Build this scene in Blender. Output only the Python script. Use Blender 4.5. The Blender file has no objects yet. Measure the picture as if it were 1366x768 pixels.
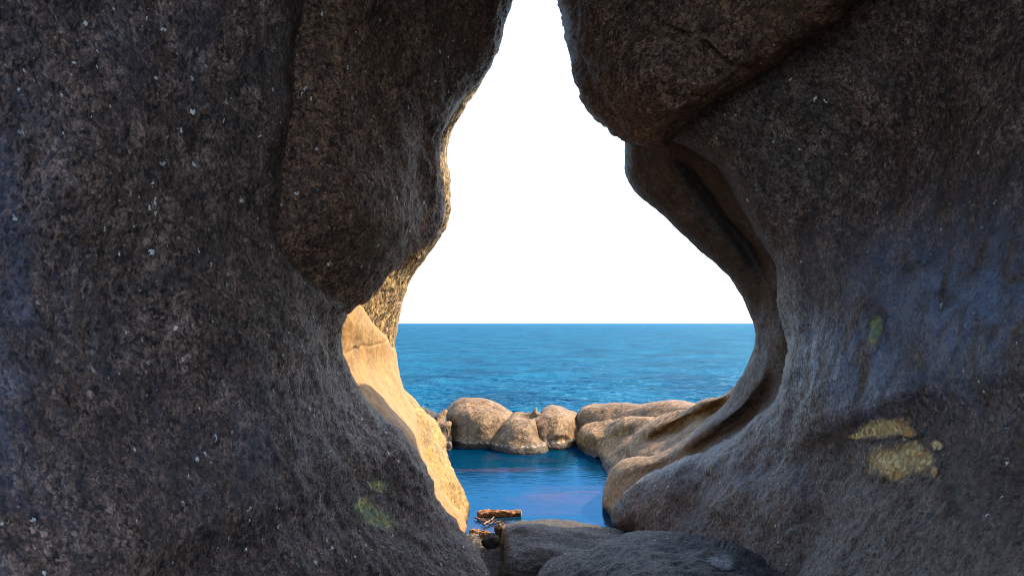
import bpy, bmesh, math, random
import numpy as np
from mathutils import Vector

random.seed(7)
rng = np.random.default_rng(11)
C = bpy.context.scene.collection
R_ = math.radians

# ------------------------------------------------------------------ camera numbers
CAM = np.array([0.0, 0.0, 1.7])
F = 1072.0                      # focal length in photo pixels (1366 wide)
PITCH = math.atan((431 - 384) / F)
cp, sp = math.cos(PITCH), math.sin(PITCH)

def at(px, py, Y):
    """world point that lies Y metres ahead, along the sight line of a photo pixel"""
    px = np.asarray(px, float); py = np.asarray(py, float); Y = np.asarray(Y, float)
    u = (px - 683) / F; v = (384 - py) / F
    dy = cp - sp * v
    dz = sp + cp * v
    k = Y / dy
    return np.stack([CAM[0] + u * k, CAM[1] + Y, CAM[2] + dz * k], -1)

# ------------------------------------------------------------------ noise
_perm = np.concatenate([rng.permutation(256)] * 3)
_g = rng.normal(size=(256, 3)); _g /= np.linalg.norm(_g, axis=1)[:, None]

def perlin(p):
    i = np.floor(p).astype(np.int64); f = p - i
    i &= 255
    u = f * f * f * (f * (f * 6 - 15) + 10)
    out = np.zeros(len(p))
    for dx in (0, 1):
        wx = u[:, 0] if dx else 1 - u[:, 0]
        for dy in (0, 1):
            wy = u[:, 1] if dy else 1 - u[:, 1]
            for dz in (0, 1):
                wz = u[:, 2] if dz else 1 - u[:, 2]
                h = _perm[_perm[_perm[i[:, 0] + dx] + i[:, 1] + dy] + i[:, 2] + dz]
                g = _g[h]
                d = g[:, 0] * (f[:, 0] - dx) + g[:, 1] * (f[:, 1] - dy) + g[:, 2] * (f[:, 2] - dz)
                out += wx * wy * wz * d
    return out * 1.5

def fbm(p, octaves=4, gain=0.5):
    a, s, o = 1.0, 0.0, np.zeros(len(p))
    for k in range(octaves):
        o += a * perlin(p + k * 17.3); s += a
        a *= gain; p = p * 2.03
    return o / s

# ------------------------------------------------------------------ scene helpers
def tag(o, label=None, cat=None, group=None, kind=None):
    if label: o['label'] = label
    if cat: o['category'] = cat
    if group: o['group'] = group
    if kind: o['kind'] = kind
    return o

def link_mesh(name, verts, faces, mat, parent=None, origin=None, smooth=True):
    me = bpy.data.meshes.new(name)
    verts = np.asarray(verts, float)
    if origin is None:
        origin = np.zeros(3)
    me.from_pydata((verts - origin).tolist(), [], faces)
    me.update()
    if smooth:
        me.polygons.foreach_set('use_smooth', [True] * len(me.polygons))
    me.materials.append(mat)
    o = bpy.data.objects.new(name, me)
    C.objects.link(o)
    o.location = origin
    if parent is not None:
        o.parent = parent
        o.location = origin - np.array(parent.location)
    return o

def base_of(v):
    return np.array([v[:, 0].mean(), v[:, 1].mean(), v[:, 2].min()])

# ------------------------------------------------------------------ outline tools
def smooth_loop(pts, sub=4):
    p = np.asarray(pts, float); n = len(p); out = []
    for i in range(n):
        p0, p1, p2, p3 = p[i - 1], p[i], p[(i + 1) % n], p[(i + 2) % n]
        # centripetal-like clamp so that long legs beside short ones do not overshoot
        l = np.linalg.norm(p2 - p1)
        m1 = (p2 - p0) / 2; m2 = (p3 - p1) / 2
        for m in (m1, m2):
            k = np.linalg.norm(m)
            if k > l: m *= l / k
        for t in np.arange(sub) / sub:
            h00 = 2*t**3 - 3*t**2 + 1; h10 = t**3 - 2*t**2 + t; h01 = -2*t**3 + 3*t**2; h11 = t**3 - t**2
            out.append(h00 * p1 + h10 * m1 + h01 * p2 + h11 * m2)
    return np.array(out)

def seg_dist(P, A, B):
    """nearest distance from points to segments, with nearest point and signed side"""
    best = np.full(len(P), 1e18); near = np.zeros_like(P); side = np.zeros(len(P)); arc = np.zeros(len(P)); run = 0.0
    for a, b in zip(A, B):
        ab = b - a; L = (ab ** 2).sum() + 1e-12
        t = np.clip(((P - a) @ ab) / L, 0, 1)
        q = a + t[:, None] * ab
        d = ((P - q) ** 2).sum(1)
        m = d < best
        best[m] = d[m]; near[m] = q[m]
        s = ab[0] * (P[:, 1] - a[1]) - ab[1] * (P[:, 0] - a[0])
        side[m] = s[m]; arc[m] = run + t[m] * math.sqrt(L); run += math.sqrt(L)
    seg_dist.arc = arc / run
    return np.sqrt(best), near, np.sign(side)

def inside(P, poly):
    r = np.zeros(len(P), bool)
    a = poly; b = np.roll(poly, -1, 0)
    for (x1, y1), (x2, y2) in zip(a, b):
        if y1 == y2: continue
        c = ((y1 > P[:, 1]) != (y2 > P[:, 1])) & (P[:, 0] < (x2 - x1) * (P[:, 1] - y1) / (y2 - y1) + x1)
        r ^= c
    return r

def tps(ctrl, lam=1e-3):
    c = np.asarray(ctrl, float); mu = c[:, :2].mean(0); sc_ = np.ptp(c[:, :2], axis=0).max() / 2; X = (c[:, :2] - mu) / sc_; z = c[:, 2]; n = len(c)
    def phi(d2): return np.where(d2 > 1e-12, 0.5 * d2 * np.log(d2 + 1e-12), 0)
    d2 = ((X[:, None] - X[None]) ** 2).sum(-1)
    K = phi(d2) + lam * np.eye(n)
    Pm = np.hstack([np.ones((n, 1)), X])
    A = np.block([[K, Pm], [Pm.T, np.zeros((3, 3))]])
    w = np.linalg.solve(A, np.concatenate([z, np.zeros(3)]))
    def ev(P):
        Q = (P - mu) / sc_; o = w[n] + Q @ w[n + 1:]
        for i in range(n):
            o = o + w[i] * phi(((Q - X[i]) ** 2).sum(1))
        return o
    return ev

def lines(lo, hi, a, b, s):
    """grid lines: step s between a and b, growing outside"""
    a = max(lo, a); b = min(hi, b)
    if b <= a: a, b = lo, min(hi, lo + s)
    mid = list(np.arange(a, b + s, s))
    x, st = mid[-1], s
    while x < hi:
        st *= 1.25; x += st; mid.append(x)
    x, st, pre = mid[0], s, []
    while x > lo:
        st *= 1.25; x -= st; pre.append(x)
    return np.array(pre[::-1] + mid)

def sstep(a, b, x):
    t = np.clip((x - a) / (b - a), 0, 1); return t * t * (3 - 2 * t)

def features(P, feats):
    o = np.zeros(len(P))
    for f in feats:
        kind, pts = f[0], np.asarray(f[1], float)
        d, _, s = seg_dist(P, pts[:-1], pts[1:])
        ar = seg_dist.arc; tp = sstep(0, 0.22, ar) * sstep(0, 0.22, 1 - ar)
        if kind == 'groove':                      # + = cut in, - = ridge
            _, _, w, a = f
            o += a * tp * np.exp(-(d / w) ** 2)
        elif kind == 'fold':                      # a step on one side of the line that fades out again
            _, _, w, a, L = f
            sd = d * s * (1 if w > 0 else -1); w = abs(w)
            o += a * tp / (1 + np.exp(-np.clip(sd / w, -40, 40))) * np.exp(-np.maximum(sd, 0) / L) * np.exp(-np.maximum(-sd - 3 * w, 0) / w)
        elif kind == 'bump':                      # round swelling at points
            _, _, w, a = f
            for q in pts:
                o += a * np.exp(-((P - q) ** 2).sum(1) / w ** 2)
    return o

def rock(name, outline, ctrl, mat, label, cat, r=40, R=0.25, rb=60, RB=1.0, step=3.0, sub=4,
         feats=(), noise=((0.9, 0.06, 3), (5.0, 0.012, 3), (22.0, 0.006, 3)), group=None, grain=(1, 1, 1), seed=0, lam=1e-3, power=2.0, sky_sheen=()):
    poly = smooth_loop(outline, sub)
    lo = poly.min(0); hi = poly.max(0)
    xs = lines(lo[0] - step, hi[0] + step, -30, 1400, step)
    ys = lines(lo[1] - step, hi[1] + step, -30, 800, step)
    gx, gy = np.meshgrid(xs, ys)
    P = np.stack([gx.ravel(), gy.ravel()], 1)
    ins = inside(P, poly)
    nx, ny = len(xs), len(ys)
    I = np.arange(nx * ny).reshape(ny, nx)
    q = np.stack([I[:-1, :-1], I[:-1, 1:], I[1:, 1:], I[1:, :-1]], -1).reshape(-1, 4)
    q = q[ins[q].all(1)]
    # drop quads that hang on by a corner only: keep the largest island with a clean boundary
    for _ in range(3):
        e = np.concatenate([q[:, [0, 1]], q[:, [1, 2]], q[:, [2, 3]], q[:, [3, 0]]])
        es = np.sort(e, 1); key = es[:, 0] * (nx * ny) + es[:, 1]
        uq, inv, cnt = np.unique(key, return_inverse=True, return_counts=True)
        bnd = cnt[inv] == 1
        be = e[bnd]
        starts = np.bincount(be[:, 0], minlength=nx * ny)
        bad = np.where(starts > 1)[0]
        nb = bnd.reshape(4, -1).sum(0)
        kill = (nb >= 3) | np.isin(q, bad).any(1) & (nb >= 2)
        if not kill.any(): break
        q = q[~kill]
    e = np.concatenate([q[:, [0, 1]], q[:, [1, 2]], q[:, [2, 3]], q[:, [3, 0]]])
    es = np.sort(e, 1); key = es[:, 0] * (nx * ny) + es[:, 1]
    uq, inv, cnt = np.unique(key, return_inverse=True, return_counts=True)
    be = e[cnt[inv] == 1]
    # snap the boundary to the outline
    allb = np.unique(be)
    _, near, _ = seg_dist(P[allb], poly, np.roll(poly, -1, 0))
    P[allb] = near
    used = np.unique(q)
    remap = -np.ones(nx * ny, int); remap[used] = np.arange(len(used))
    V2 = P[used]; faces = remap[q]
    d, _, _ = seg_dist(V2, poly, np.roll(poly, -1, 0))
    d[remap[allb]] = 0
    t = np.clip(d / r, 0, 1)
    ev = tps(ctrl, lam)
    Y = ev(V2) + features(V2, feats) + R * (1 - (1 - (1 - t) ** power) ** (1 / power))
    Y = np.maximum(Y, 0.7)
    V3 = at(V2[:, 0], V2[:, 1], Y)
    # the back: swells away behind the same outline, joined to the front along the boundary
    isb = np.zeros(len(V2), bool); isb[remap[allb]] = True
    tb = np.clip(d / rb, 0, 1)
    Yb = np.maximum(ev(V2) + R, 0.7 + R) + RB * np.sqrt(1 - (1 - tb) ** 2)
    inner = np.where(~isb)[0]
    bm_ = np.arange(len(V2)); bm_[inner] = len(V2) + np.arange(len(inner))
    Yb = np.maximum(Yb, Y + 0.02)
    VB = at(V2[inner, 0], V2[inner, 1], Yb[inner])
    V = np.concatenate([V3, VB])
    fb = bm_[faces][:, ::-1]
    dup = isb[faces].all(1)                      # corner quads lying wholly on the boundary have no back
    fl = faces[~dup][:, ::-1].tolist() + fb[~dup][:, ::-1].tolist()
    # displacement along the normal
    me = bpy.data.meshes.new('tmp'); me.from_pydata(V.tolist(), [], fl); me.update()
    N = np.zeros(len(V) * 3, np.float32); me.vertices.foreach_get('normal', N); N = N.reshape(-1, 3).astype(float)
    bpy.data.meshes.remove(me)
    N = np.nan_to_num(N); N[np.abs(N).max(1) > 1.01] = 0
    g = V * np.asarray(grain) + seed * 3.7
    dsp = np.zeros(len(V))
    for sc, am, oc in noise:
        n_ = fbm(g * sc, oc)
        dsp += am * n_ * 1.6
    V = V + N * dsp[:, None]
    o = link_mesh(name, V, fl, mat, origin=base_of(V))
    tag(o, label, cat, group, 'thing')
    fv = np.zeros(len(V))
    for (fx, fy, rx, ry, am) in sky_sheen:             # where blue skylight sheen is painted onto this rock
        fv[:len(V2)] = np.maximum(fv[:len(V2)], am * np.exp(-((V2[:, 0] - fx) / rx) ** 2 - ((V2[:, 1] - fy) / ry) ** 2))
    if sky_sheen:
        o.data.attributes.new('sky_sheen', 'FLOAT', 'POINT').data.foreach_set('value', fv.astype(np.float32))
    o_sky_sheen[o.name] = fv
    o_data[o.name] = (V2, V[:len(V2)], faces, N[:len(V2)])
    return o
o_data = {}; o_sky_sheen = {}

def patch(host, name, spots, mat, label=None, lift=0.002):
    """a crust on a rock's face, as a part of that rock: spots = (px, py, rx, ry, tilt)"""
    V2, V3, faces, N = o_data[host.name]
    m = np.full(len(V2), -1.0)
    for (px, py, rx, ry, a) in spots:
        ca, sa = math.cos(R_(a)), math.sin(R_(a))
        x = V2[:, 0] - px; y = V2[:, 1] - py
        u = (x * ca + y * sa) / rx; v = (-x * sa + y * ca) / ry
        m = np.maximum(m, 1 - np.sqrt(u * u + v * v))
    m = m + 0.55 * fbm(V3 * 7.0, 4)
    fm = (m[faces] > -0.38).all(1)
    f = faces[fm]; used = np.unique(f)
    rm = -np.ones(len(V2), int); rm[used] = np.arange(len(used))
    V = V3[used] + N[used] * lift
    # face the viewer side of the wall
    o = link_mesh(name, V, [tuple(x) for x in rm[f][:, ::-1].tolist()], mat, parent=host, origin=V.mean(0))
    at_ = o.data.attributes.new('cover', 'FLOAT', 'POINT')
    at_.data.foreach_set('value', np.clip(m[used] * 1.6 + 0.15, -1, 1).astype(np.float32))
    o.data.attributes.new('sky_sheen', 'FLOAT', 'POINT').data.foreach_set('value', o_sky_sheen[host.name][used].astype(np.float32))
    if label: o['label'] = label
    return o

# ------------------------------------------------------------------ materials
class NT:
    def __init__(self, name):
        self.m = bpy.data.materials.new(name); self.m.use_nodes = True
        self.t = self.m.node_tree; self.t.nodes.clear()
        self.out = self.n('ShaderNodeOutputMaterial')
    def n(self, typ, **kw):
        nd = self.t.nodes.new(typ)
        for k, v in kw.items(): setattr(nd, k, v)
        return nd
    def l(self, a, b): self.t.links.new(a, b)
    def noise(self, vec, scale, detail=4, rough=0.55, dist=0.0):
        nd = self.n('ShaderNodeTexNoise'); nd.inputs['Scale'].default_value = scale
        nd.inputs['Detail'].default_value = detail; nd.inputs['Roughness'].default_value = rough
        nd.inputs['Distortion'].default_value = dist
        self.l(vec, nd.inputs['Vector']); return nd.outputs['Fac']
    def ramp(self, fac, stops, interp='LINEAR'):
        nd = self.n('ShaderNodeValToRGB'); cr = nd.color_ramp; cr.interpolation = interp
        while len(cr.elements) < len(stops): cr.elements.new(0.5)
        for e, (p, c) in zip(cr.elements, stops):
            e.position = p
            e.color = (c, c, c, 1) if isinstance(c, (int, float)) else (*c, 1)
        self.l(fac, nd.inputs['Fac']); return nd.outputs['Color']
    def mix(self, fac, a, b, mode='MIX'):
        nd = self.n('ShaderNodeMix', data_type='RGBA', blend_type=mode)
        if isinstance(fac, (int, float)): nd.inputs['Factor'].default_value = fac
        else: self.l(fac, nd.inputs['Factor'])
        for s, i in ((a, 6), (b, 7)):
            if isinstance(s, tuple): nd.inputs[i].default_value = (*s, 1)
            else: self.l(s, nd.inputs[i])
        return nd.outputs[2]
    def math(self, op, a, b=None):
        nd = self.n('ShaderNodeMath', operation=op)
        for i, s in enumerate((a, b)):
            if s is None: continue
            if isinstance(s, (int, float)): nd.inputs[i].default_value = s
            else: self.l(s, nd.inputs[i])
        return nd.outputs[0]
    def coords(self, scale=(1, 1, 1), rot=(0, 0, 0)):
        g = self.n('ShaderNodeNewGeometry')
        mp = self.n('ShaderNodeMapping'); mp.inputs['Scale'].default_value = scale
        mp.inputs['Rotation'].default_value = [R_(a) for a in rot]
        self.l(g.outputs['Position'], mp.inputs['Vector'])
        return mp.outputs['Vector'], g

def rock_mat(name, dark, mid, light, specks=0.0, grain_scale=(1, 1, 0.85), grain_rot=(0, 25, 0), fine=70.0, bump=0.6,
             rough=0.7, spec=0.35, wet=None, algae=None, cover=None, streak=None, stain=None, relief=1.0, crisp=1.0, sheen=None, tide=None, vary=False, facet=None, barnacle=False):
    if facet is None: facet = 0.5 * crisp
    k = NT(name)
    v, geo = k.coords(grain_scale, grain_rot)
    vp, _ = k.coords()
    big = k.noise(vp, 1.3, 5, 0.6, 0.6)
    med = k.noise(v, 7.0, 6, 0.62, 0.3)
    fin = k.noise(v, fine, 5, 0.7)
    col = k.ramp(med, [(0.28, dark), (0.5, mid), (0.74, light)])
    col = k.mix(k.ramp(big, [(0.35, 0.0), (0.7, 0.55)]), col, tuple(c * 0.62 for c in mid))
    # crystals of the rock: cells of slightly different tone, and small dark pits
    def cells(sc, lo, hi):
        wob = k.n('ShaderNodeMix', data_type='RGBA', blend_type='ADD'); wob.inputs['Factor'].default_value = 0.9 / sc
        nz = k.n('ShaderNodeTexNoise'); nz.inputs['Scale'].default_value = sc * 1.3; nz.inputs['Detail'].default_value = 3; k.l(v, nz.inputs['Vector'])
        k.l(v, wob.inputs[6]); k.l(nz.outputs['Color'], wob.inputs[7])
        vo = k.n('ShaderNodeTexVoronoi'); vo.inputs['Scale'].default_value = sc; k.l(wob.outputs[2], vo.inputs['Vector'])
        se = k.n('ShaderNodeSeparateColor'); k.l(vo.outputs['Color'], se.inputs['Color'])
        return k.ramp(se.outputs['Red'], [(0.0, lo), (0.6, (lo + hi) / 2), (1.0, hi)]), vo.outputs['Distance'], vo.outputs['Color']
    c1, d1, f1 = cells(fine * 0.9, max(0.2, 1 - 0.6 * crisp), 1 + 0.9 * crisp)
    c2, d2, f2 = cells(fine * 2.1, max(0.2, 1 - 0.5 * crisp), 1 + 0.8 * crisp)
    c1t = c1
    col = k.mix(1.0, col, c1, 'MULTIPLY'); col = k.mix(1.0, col, c2, 'MULTIPLY')
    pn = k.noise(v, fine * 0.5, 4, 0.6, 0.8)
    pit = k.ramp(pn, [(0.36, 0.0), (0.44, 1.0)])
    col = k.mix(1.0, col, k.ramp(pit, [(0.0, max(0.15, 1 - 0.8 * crisp)), (1.0, 1.0)]), 'MULTIPLY')
    if stain:                                   # rusty / brown mineral stains with their own outline
        sc, lo, hi, c = stain
        sn = k.noise(vp, sc, 5, 0.6, 1.2)
        col = k.mix(k.ramp(sn, [(lo, 0.0), (hi, 0.8)]), col, c)
    if algae:
        sc, lo, hi, c = algae
        an = k.noise(v, sc, 6, 0.65, 0.5)
        col = k.mix(k.ramp(an, [(lo, 0.0), (hi, 0.85)]), col, c)
    if streak:                                  # mineral bands
        sc, c, amt, rot = streak
        vs, _ = k.coords((sc, sc, sc * 0.12), rot)
        sn = k.noise(vs, 1.0, 5, 0.6, 0.4)
        col = k.mix(k.math('MULTIPLY', k.ramp(sn, [(0.45, 0.0), (0.62, 1.0)]), amt), col, c)
    if specks > 0:
        vd = k.n('ShaderNodeTexVoronoi'); vd.inputs['Scale'].default_value = 44
        wob = k.n('ShaderNodeMix', data_type='RGBA', blend_type='ADD'); wob.inputs['Factor'].default_value = 0.035
        nz = k.n('ShaderNodeTexNoise'); nz.inputs['Scale'].default_value = 60; k.l(v, nz.inputs['Vector'])
        k.l(v, wob.inputs[6]); k.l(nz.outputs['Color'], wob.inputs[7])
        k.l(wob.outputs[2], vd.inputs['Vector'])
        sep = k.n('ShaderNodeSeparateColor'); k.l(vd.outputs['Color'], sep.inputs['Color'])
        pick = k.math('GREATER_THAN', sep.outputs['Red'], 1 - specks)
        size = k.math('MULTIPLY', k.math('POWER', sep.outputs['Green'], 4.0), 0.36)
        dot = k.math('LESS_THAN', vd.outputs['Distance'], k.math('ADD', size, 0.09))
        f = k.math('MULTIPLY', k.math('MULTIPLY', pick, dot), k.ramp(k.noise(vp, 2.2, 3), [(0.38, 0.0), (0.5, 0.9)]))
        col = k.mix(f, col, (0.62, 0.58, 0.54))
    if cover:
        a = k.n('ShaderNodeAttribute'); a.attribute_name = 'cover'
        ca, cb, cc = cover
        ln = k.noise(vp, 17, 6, 0.7, 1.2)
        lc = k.ramp(ln, [(0.3, ca), (0.42, cb), (0.5, ca), (0.58, cc), (0.68, cb)])
        br = k.math('ADD', k.math('MULTIPLY', k.math('SUBTRACT', k.noise(vp, 26, 6, 0.72, 0.6), 0.5), 1.5), k.math('MULTIPLY', k.math('SUBTRACT', k.noise(vp, 110, 4, 0.7), 0.5), 1.3))
        fac = k.ramp(k.math('ADD', a.outputs['Fac'], br), [(0.12, 0.0), (0.75, 0.92)])
        col = k.mix(fac, col, k.mix(0.6, lc, c1t, 'MULTIPLY'))
    if tide:                                    # washed, ochre-stained rock low down near the water
        tz = k.n('ShaderNodeSeparateXYZ'); k.l(geo.outputs['Position'], tz.inputs[0])
        tm = k.n('ShaderNodeMapRange'); tm.inputs['From Min'].default_value = tide[0]; tm.inputs['From Max'].default_value = tide[1]
        tm.inputs['To Min'].default_value = 1.0; tm.inputs['To Max'].default_value = 0.0
        k.l(k.math('ADD', tz.outputs['Z'], k.math('MULTIPLY', k.math('SUBTRACT', k.noise(vp, 3, 4), 0.5), 0.5)), tm.inputs['Value'])
        col = k.mix(tm.outputs[0], col, k.mix(0.7, tide[2], c1t, 'MULTIPLY'))
    if wet is not None:                         # tide mark: dark wet weed below, pale barnacles on the line
        sz = k.n('ShaderNodeSeparateXYZ'); k.l(geo.outputs['Position'], sz.inputs[0])
        h = k.math('ADD', sz.outputs['Z'], k.math('MULTIPLY', k.math('SUBTRACT', k.noise(vp, 9, 4), 0.5), 0.07))
        w1 = k.math('SUBTRACT', 1.0, k.math('MULTIPLY', k.math('SUBTRACT', h, wet), 22))
        f1n = k.n('ShaderNodeClamp'); k.l(w1, f1n.inputs[0])
        col = k.mix(k.math('MULTIPLY', f1n.outputs[0], 0.85), col, (0.018, 0.011, 0.006))
        if barnacle:
            bu = k.math('ABSOLUTE', k.math('SUBTRACT', h, wet + 0.03))
            bf = k.math('MULTIPLY', k.ramp(bu, [(0.004, 0.75), (0.014, 0.0)]), k.ramp(k.noise(vp, 24, 4, 0.7), [(0.45, 0.0), (0.6, 1.0)]))
            col = k.mix(bf, col, (0.5, 0.44, 0.36))
    bs = k.n('ShaderNodeBsdfPrincipled')
    if sheen:                                   # skylight sheen painted into the colour, in broad bluish grey patches
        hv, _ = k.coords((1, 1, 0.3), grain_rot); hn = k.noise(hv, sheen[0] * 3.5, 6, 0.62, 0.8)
        fa = k.n('ShaderNodeAttribute'); fa.attribute_name = 'sky_sheen'
        sky_sheen = k.math('MULTIPLY', k.ramp(hn, [(sheen[1], 0.0), (sheen[2], 1.0)]), fa.outputs['Fac'])
        col = k.mix(k.math('MULTIPLY', sky_sheen, k.ramp(fin, [(0.35, 0.35), (0.6, 1.0)])), col, sheen[3])
    oi = k.n('ShaderNodeObjectInfo')
    col = k.mix(0.3, col, k.mix(oi.outputs['Random'], (0.6, 0.62, 0.68), (1.3, 1.25, 1.15)), 'MULTIPLY') if vary else col
    k.l(col, bs.inputs['Base Color'])
    rg = k.n('ShaderNodeMapRange'); rg.inputs['To Min'].default_value = rough - 0.14; rg.inputs['To Max'].default_value = rough + 0.18
    k.l(med, rg.inputs['Value'])
    k.l(k.math('SUBTRACT', rg.outputs[0], k.math('MULTIPLY', sky_sheen, 0.2)) if sheen else rg.outputs[0], bs.inputs['Roughness'])
    bs.inputs['Specular IOR Level'].default_value = spec
    # relief: coarse lumps, grain, crystals
    hgt = k.math('ADD', k.math('MULTIPLY', med, 0.022 * relief), k.math('MULTIPLY', fin, 0.006 * relief))
    hgt = k.math('ADD', hgt, k.math('MULTIPLY', pit, 0.0045 * relief))
    hgt = k.math('SUBTRACT', hgt, k.math('MULTIPLY', d1, 0.006 * relief))
    bp = k.n('ShaderNodeBump'); bp.inputs['Strength'].default_value = bump; bp.inputs['Distance'].default_value = 1.0
    k.l(hgt, bp.inputs['Height'])
    # each crystal faces its own way
    def vm(op, a, b):
        nd = k.n('ShaderNodeVectorMath', operation=op)
        for i, q in enumerate((a, b)):
            if isinstance(q, tuple): nd.inputs[i].default_value = q
            elif q is not None: k.l(q, nd.inputs[i])
        return nd.outputs[0]
    tilt = vm('MULTIPLY', vm('SUBTRACT', vm('ADD', f1, f2), (1, 1, 1)), (facet, facet, facet))
    k.l(vm('NORMALIZE', vm('ADD', bp.outputs['Normal'], tilt), None), bs.inputs['Normal'])
    k.l(bs.outputs[0], k.out.inputs['Surface'])
    return k.m

def plain_mat(name, col, rough=0.7, var=0.25, scale=30, bump=0.3, dist=0.01, spec=0.3, stretch=(1, 1, 1)):
    k = NT(name); v, _ = k.coords(stretch)
    n = k.noise(v, scale, 5, 0.65)
    c = k.ramp(n, [(0.3, tuple(x * (1 - var) for x in col)), (0.7, tuple(min(1, x * (1 + var)) for x in col))])
    bs = k.n('ShaderNodeBsdfPrincipled'); k.l(c, bs.inputs['Base Color'])
    bs.inputs['Roughness'].default_value = rough; bs.inputs['Specular IOR Level'].default_value = spec
    bp = k.n('ShaderNodeBump'); bp.inputs['Strength'].default_value = bump; bp.inputs['Distance'].default_value = dist
    k.l(n, bp.inputs['Height']); k.l(bp.outputs[0], bs.inputs['Normal'])
    k.l(bs.outputs[0], k.out.inputs['Surface'])
    return k.m

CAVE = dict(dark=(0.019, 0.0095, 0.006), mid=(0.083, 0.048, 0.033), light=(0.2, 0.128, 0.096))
WARM = dict(dark=(0.03, 0.0135, 0.006), mid=(0.11, 0.052, 0.027), light=(0.215, 0.113, 0.06))
OCHRE = dict(dark=(0.26, 0.17, 0.09), mid=(0.42, 0.29, 0.16), light=(0.56, 0.42, 0.26))
BOULD = dict(dark=(0.07, 0.036, 0.013), mid=(0.16, 0.087, 0.034), light=(0.235, 0.138, 0.063))

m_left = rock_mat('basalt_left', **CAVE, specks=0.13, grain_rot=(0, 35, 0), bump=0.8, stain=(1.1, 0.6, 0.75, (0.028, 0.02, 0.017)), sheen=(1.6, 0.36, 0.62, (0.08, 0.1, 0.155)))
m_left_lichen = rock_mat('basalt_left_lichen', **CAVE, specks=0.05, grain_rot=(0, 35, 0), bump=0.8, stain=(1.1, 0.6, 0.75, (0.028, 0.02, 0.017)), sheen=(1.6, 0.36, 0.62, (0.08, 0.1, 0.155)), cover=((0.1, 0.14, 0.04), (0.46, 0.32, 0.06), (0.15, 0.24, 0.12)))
m_lblock = rock_mat('basalt_block', **WARM, specks=0.09, grain_rot=(0, -20, 0), bump=0.8, stain=(1.6, 0.55, 0.75, (0.085, 0.05, 0.02)))
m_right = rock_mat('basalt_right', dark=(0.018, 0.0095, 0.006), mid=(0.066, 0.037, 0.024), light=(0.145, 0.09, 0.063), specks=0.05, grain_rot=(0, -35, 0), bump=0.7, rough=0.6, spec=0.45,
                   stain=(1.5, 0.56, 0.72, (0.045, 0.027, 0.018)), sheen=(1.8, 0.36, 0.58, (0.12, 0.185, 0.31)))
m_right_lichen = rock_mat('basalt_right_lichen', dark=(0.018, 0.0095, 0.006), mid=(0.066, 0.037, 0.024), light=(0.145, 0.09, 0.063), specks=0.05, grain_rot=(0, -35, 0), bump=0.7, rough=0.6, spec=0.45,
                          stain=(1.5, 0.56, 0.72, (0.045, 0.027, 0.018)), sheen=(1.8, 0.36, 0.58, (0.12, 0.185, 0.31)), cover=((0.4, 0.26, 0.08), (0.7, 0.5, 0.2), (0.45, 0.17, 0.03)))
m_rblock = rock_mat('basalt_overhang', **WARM, specks=0.02, grain_rot=(0, 30, 0), bump=0.8, stain=(1.3, 0.58, 0.75, (0.075, 0.035, 0.012)))
m_rib = rock_mat('basalt_rib', crisp=0.6, tide=(0.35, 1.0, (0.2, 0.115, 0.042)), dark=(0.025, 0.015, 0.010), mid=(0.06, 0.037, 0.025), light=(0.105, 0.068, 0.046), specks=0.0, grain_rot=(0, -40, 0), bump=0.45, fine=45, stain=(1.7, 0.55, 0.75, (0.07, 0.038, 0.014)), wet=0.13)
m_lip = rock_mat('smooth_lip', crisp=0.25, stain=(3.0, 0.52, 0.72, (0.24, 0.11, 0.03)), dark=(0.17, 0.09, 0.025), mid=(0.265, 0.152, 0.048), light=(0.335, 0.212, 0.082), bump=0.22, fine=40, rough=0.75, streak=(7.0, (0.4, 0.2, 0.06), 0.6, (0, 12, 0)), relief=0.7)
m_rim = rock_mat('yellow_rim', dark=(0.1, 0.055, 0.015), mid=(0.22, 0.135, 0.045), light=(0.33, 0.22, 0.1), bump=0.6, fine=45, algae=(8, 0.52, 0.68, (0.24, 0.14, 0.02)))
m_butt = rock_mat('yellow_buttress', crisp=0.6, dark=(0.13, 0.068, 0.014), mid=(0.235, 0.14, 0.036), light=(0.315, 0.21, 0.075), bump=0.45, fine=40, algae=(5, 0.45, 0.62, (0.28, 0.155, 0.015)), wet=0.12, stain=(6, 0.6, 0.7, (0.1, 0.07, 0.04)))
m_boulder = rock_mat('boulder_rock', **BOULD, bump=0.6, fine=34, wet=0.15, barnacle=True, grain_scale=(1, 1, 0.8), relief=1.2, crisp=0.45, vary=True)
m_ledge = rock_mat('ledge_rock', dark=(0.085, 0.04, 0.011), mid=(0.18, 0.092, 0.028), light=(0.275, 0.152, 0.055), bump=0.6, fine=34, wet=0.15, grain_scale=(1, 1, 0.8), crisp=0.6, stain=(2.2, 0.55, 0.75, (0.2, 0.105, 0.028)))
m_slab = rock_mat('slab_rock', crisp=0.7, dark=(0.013, 0.007, 0.0035), mid=(0.036, 0.021, 0.010), light=(0.064, 0.04, 0.022), specks=0.02, bump=0.7, grain_rot=(0, 60, 0), stain=(2.0, 0.55, 0.7, (0.055, 0.048, 0.02)))
m_slab2 = rock_mat('front_slab_rock', dark=(0.014, 0.009, 0.007), mid=(0.036, 0.025, 0.02), light=(0.072, 0.053, 0.044), specks=0.05, bump=0.8, grain_rot=(0, 60, 0))
m_slab2_crust = rock_mat('front_slab_crust', dark=(0.014, 0.009, 0.007), mid=(0.036, 0.025, 0.02), light=(0.072, 0.053, 0.044), bump=0.8, cover=((0.16, 0.15, 0.14), (0.3, 0.29, 0.27), (0.4, 0.38, 0.36)))
m_stone = rock_mat('brown_stone', dark=(0.06, 0.027, 0.008), mid=(0.15, 0.07, 0.022), light=(0.24, 0.12, 0.045), bump=0.6, fine=60)
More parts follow.
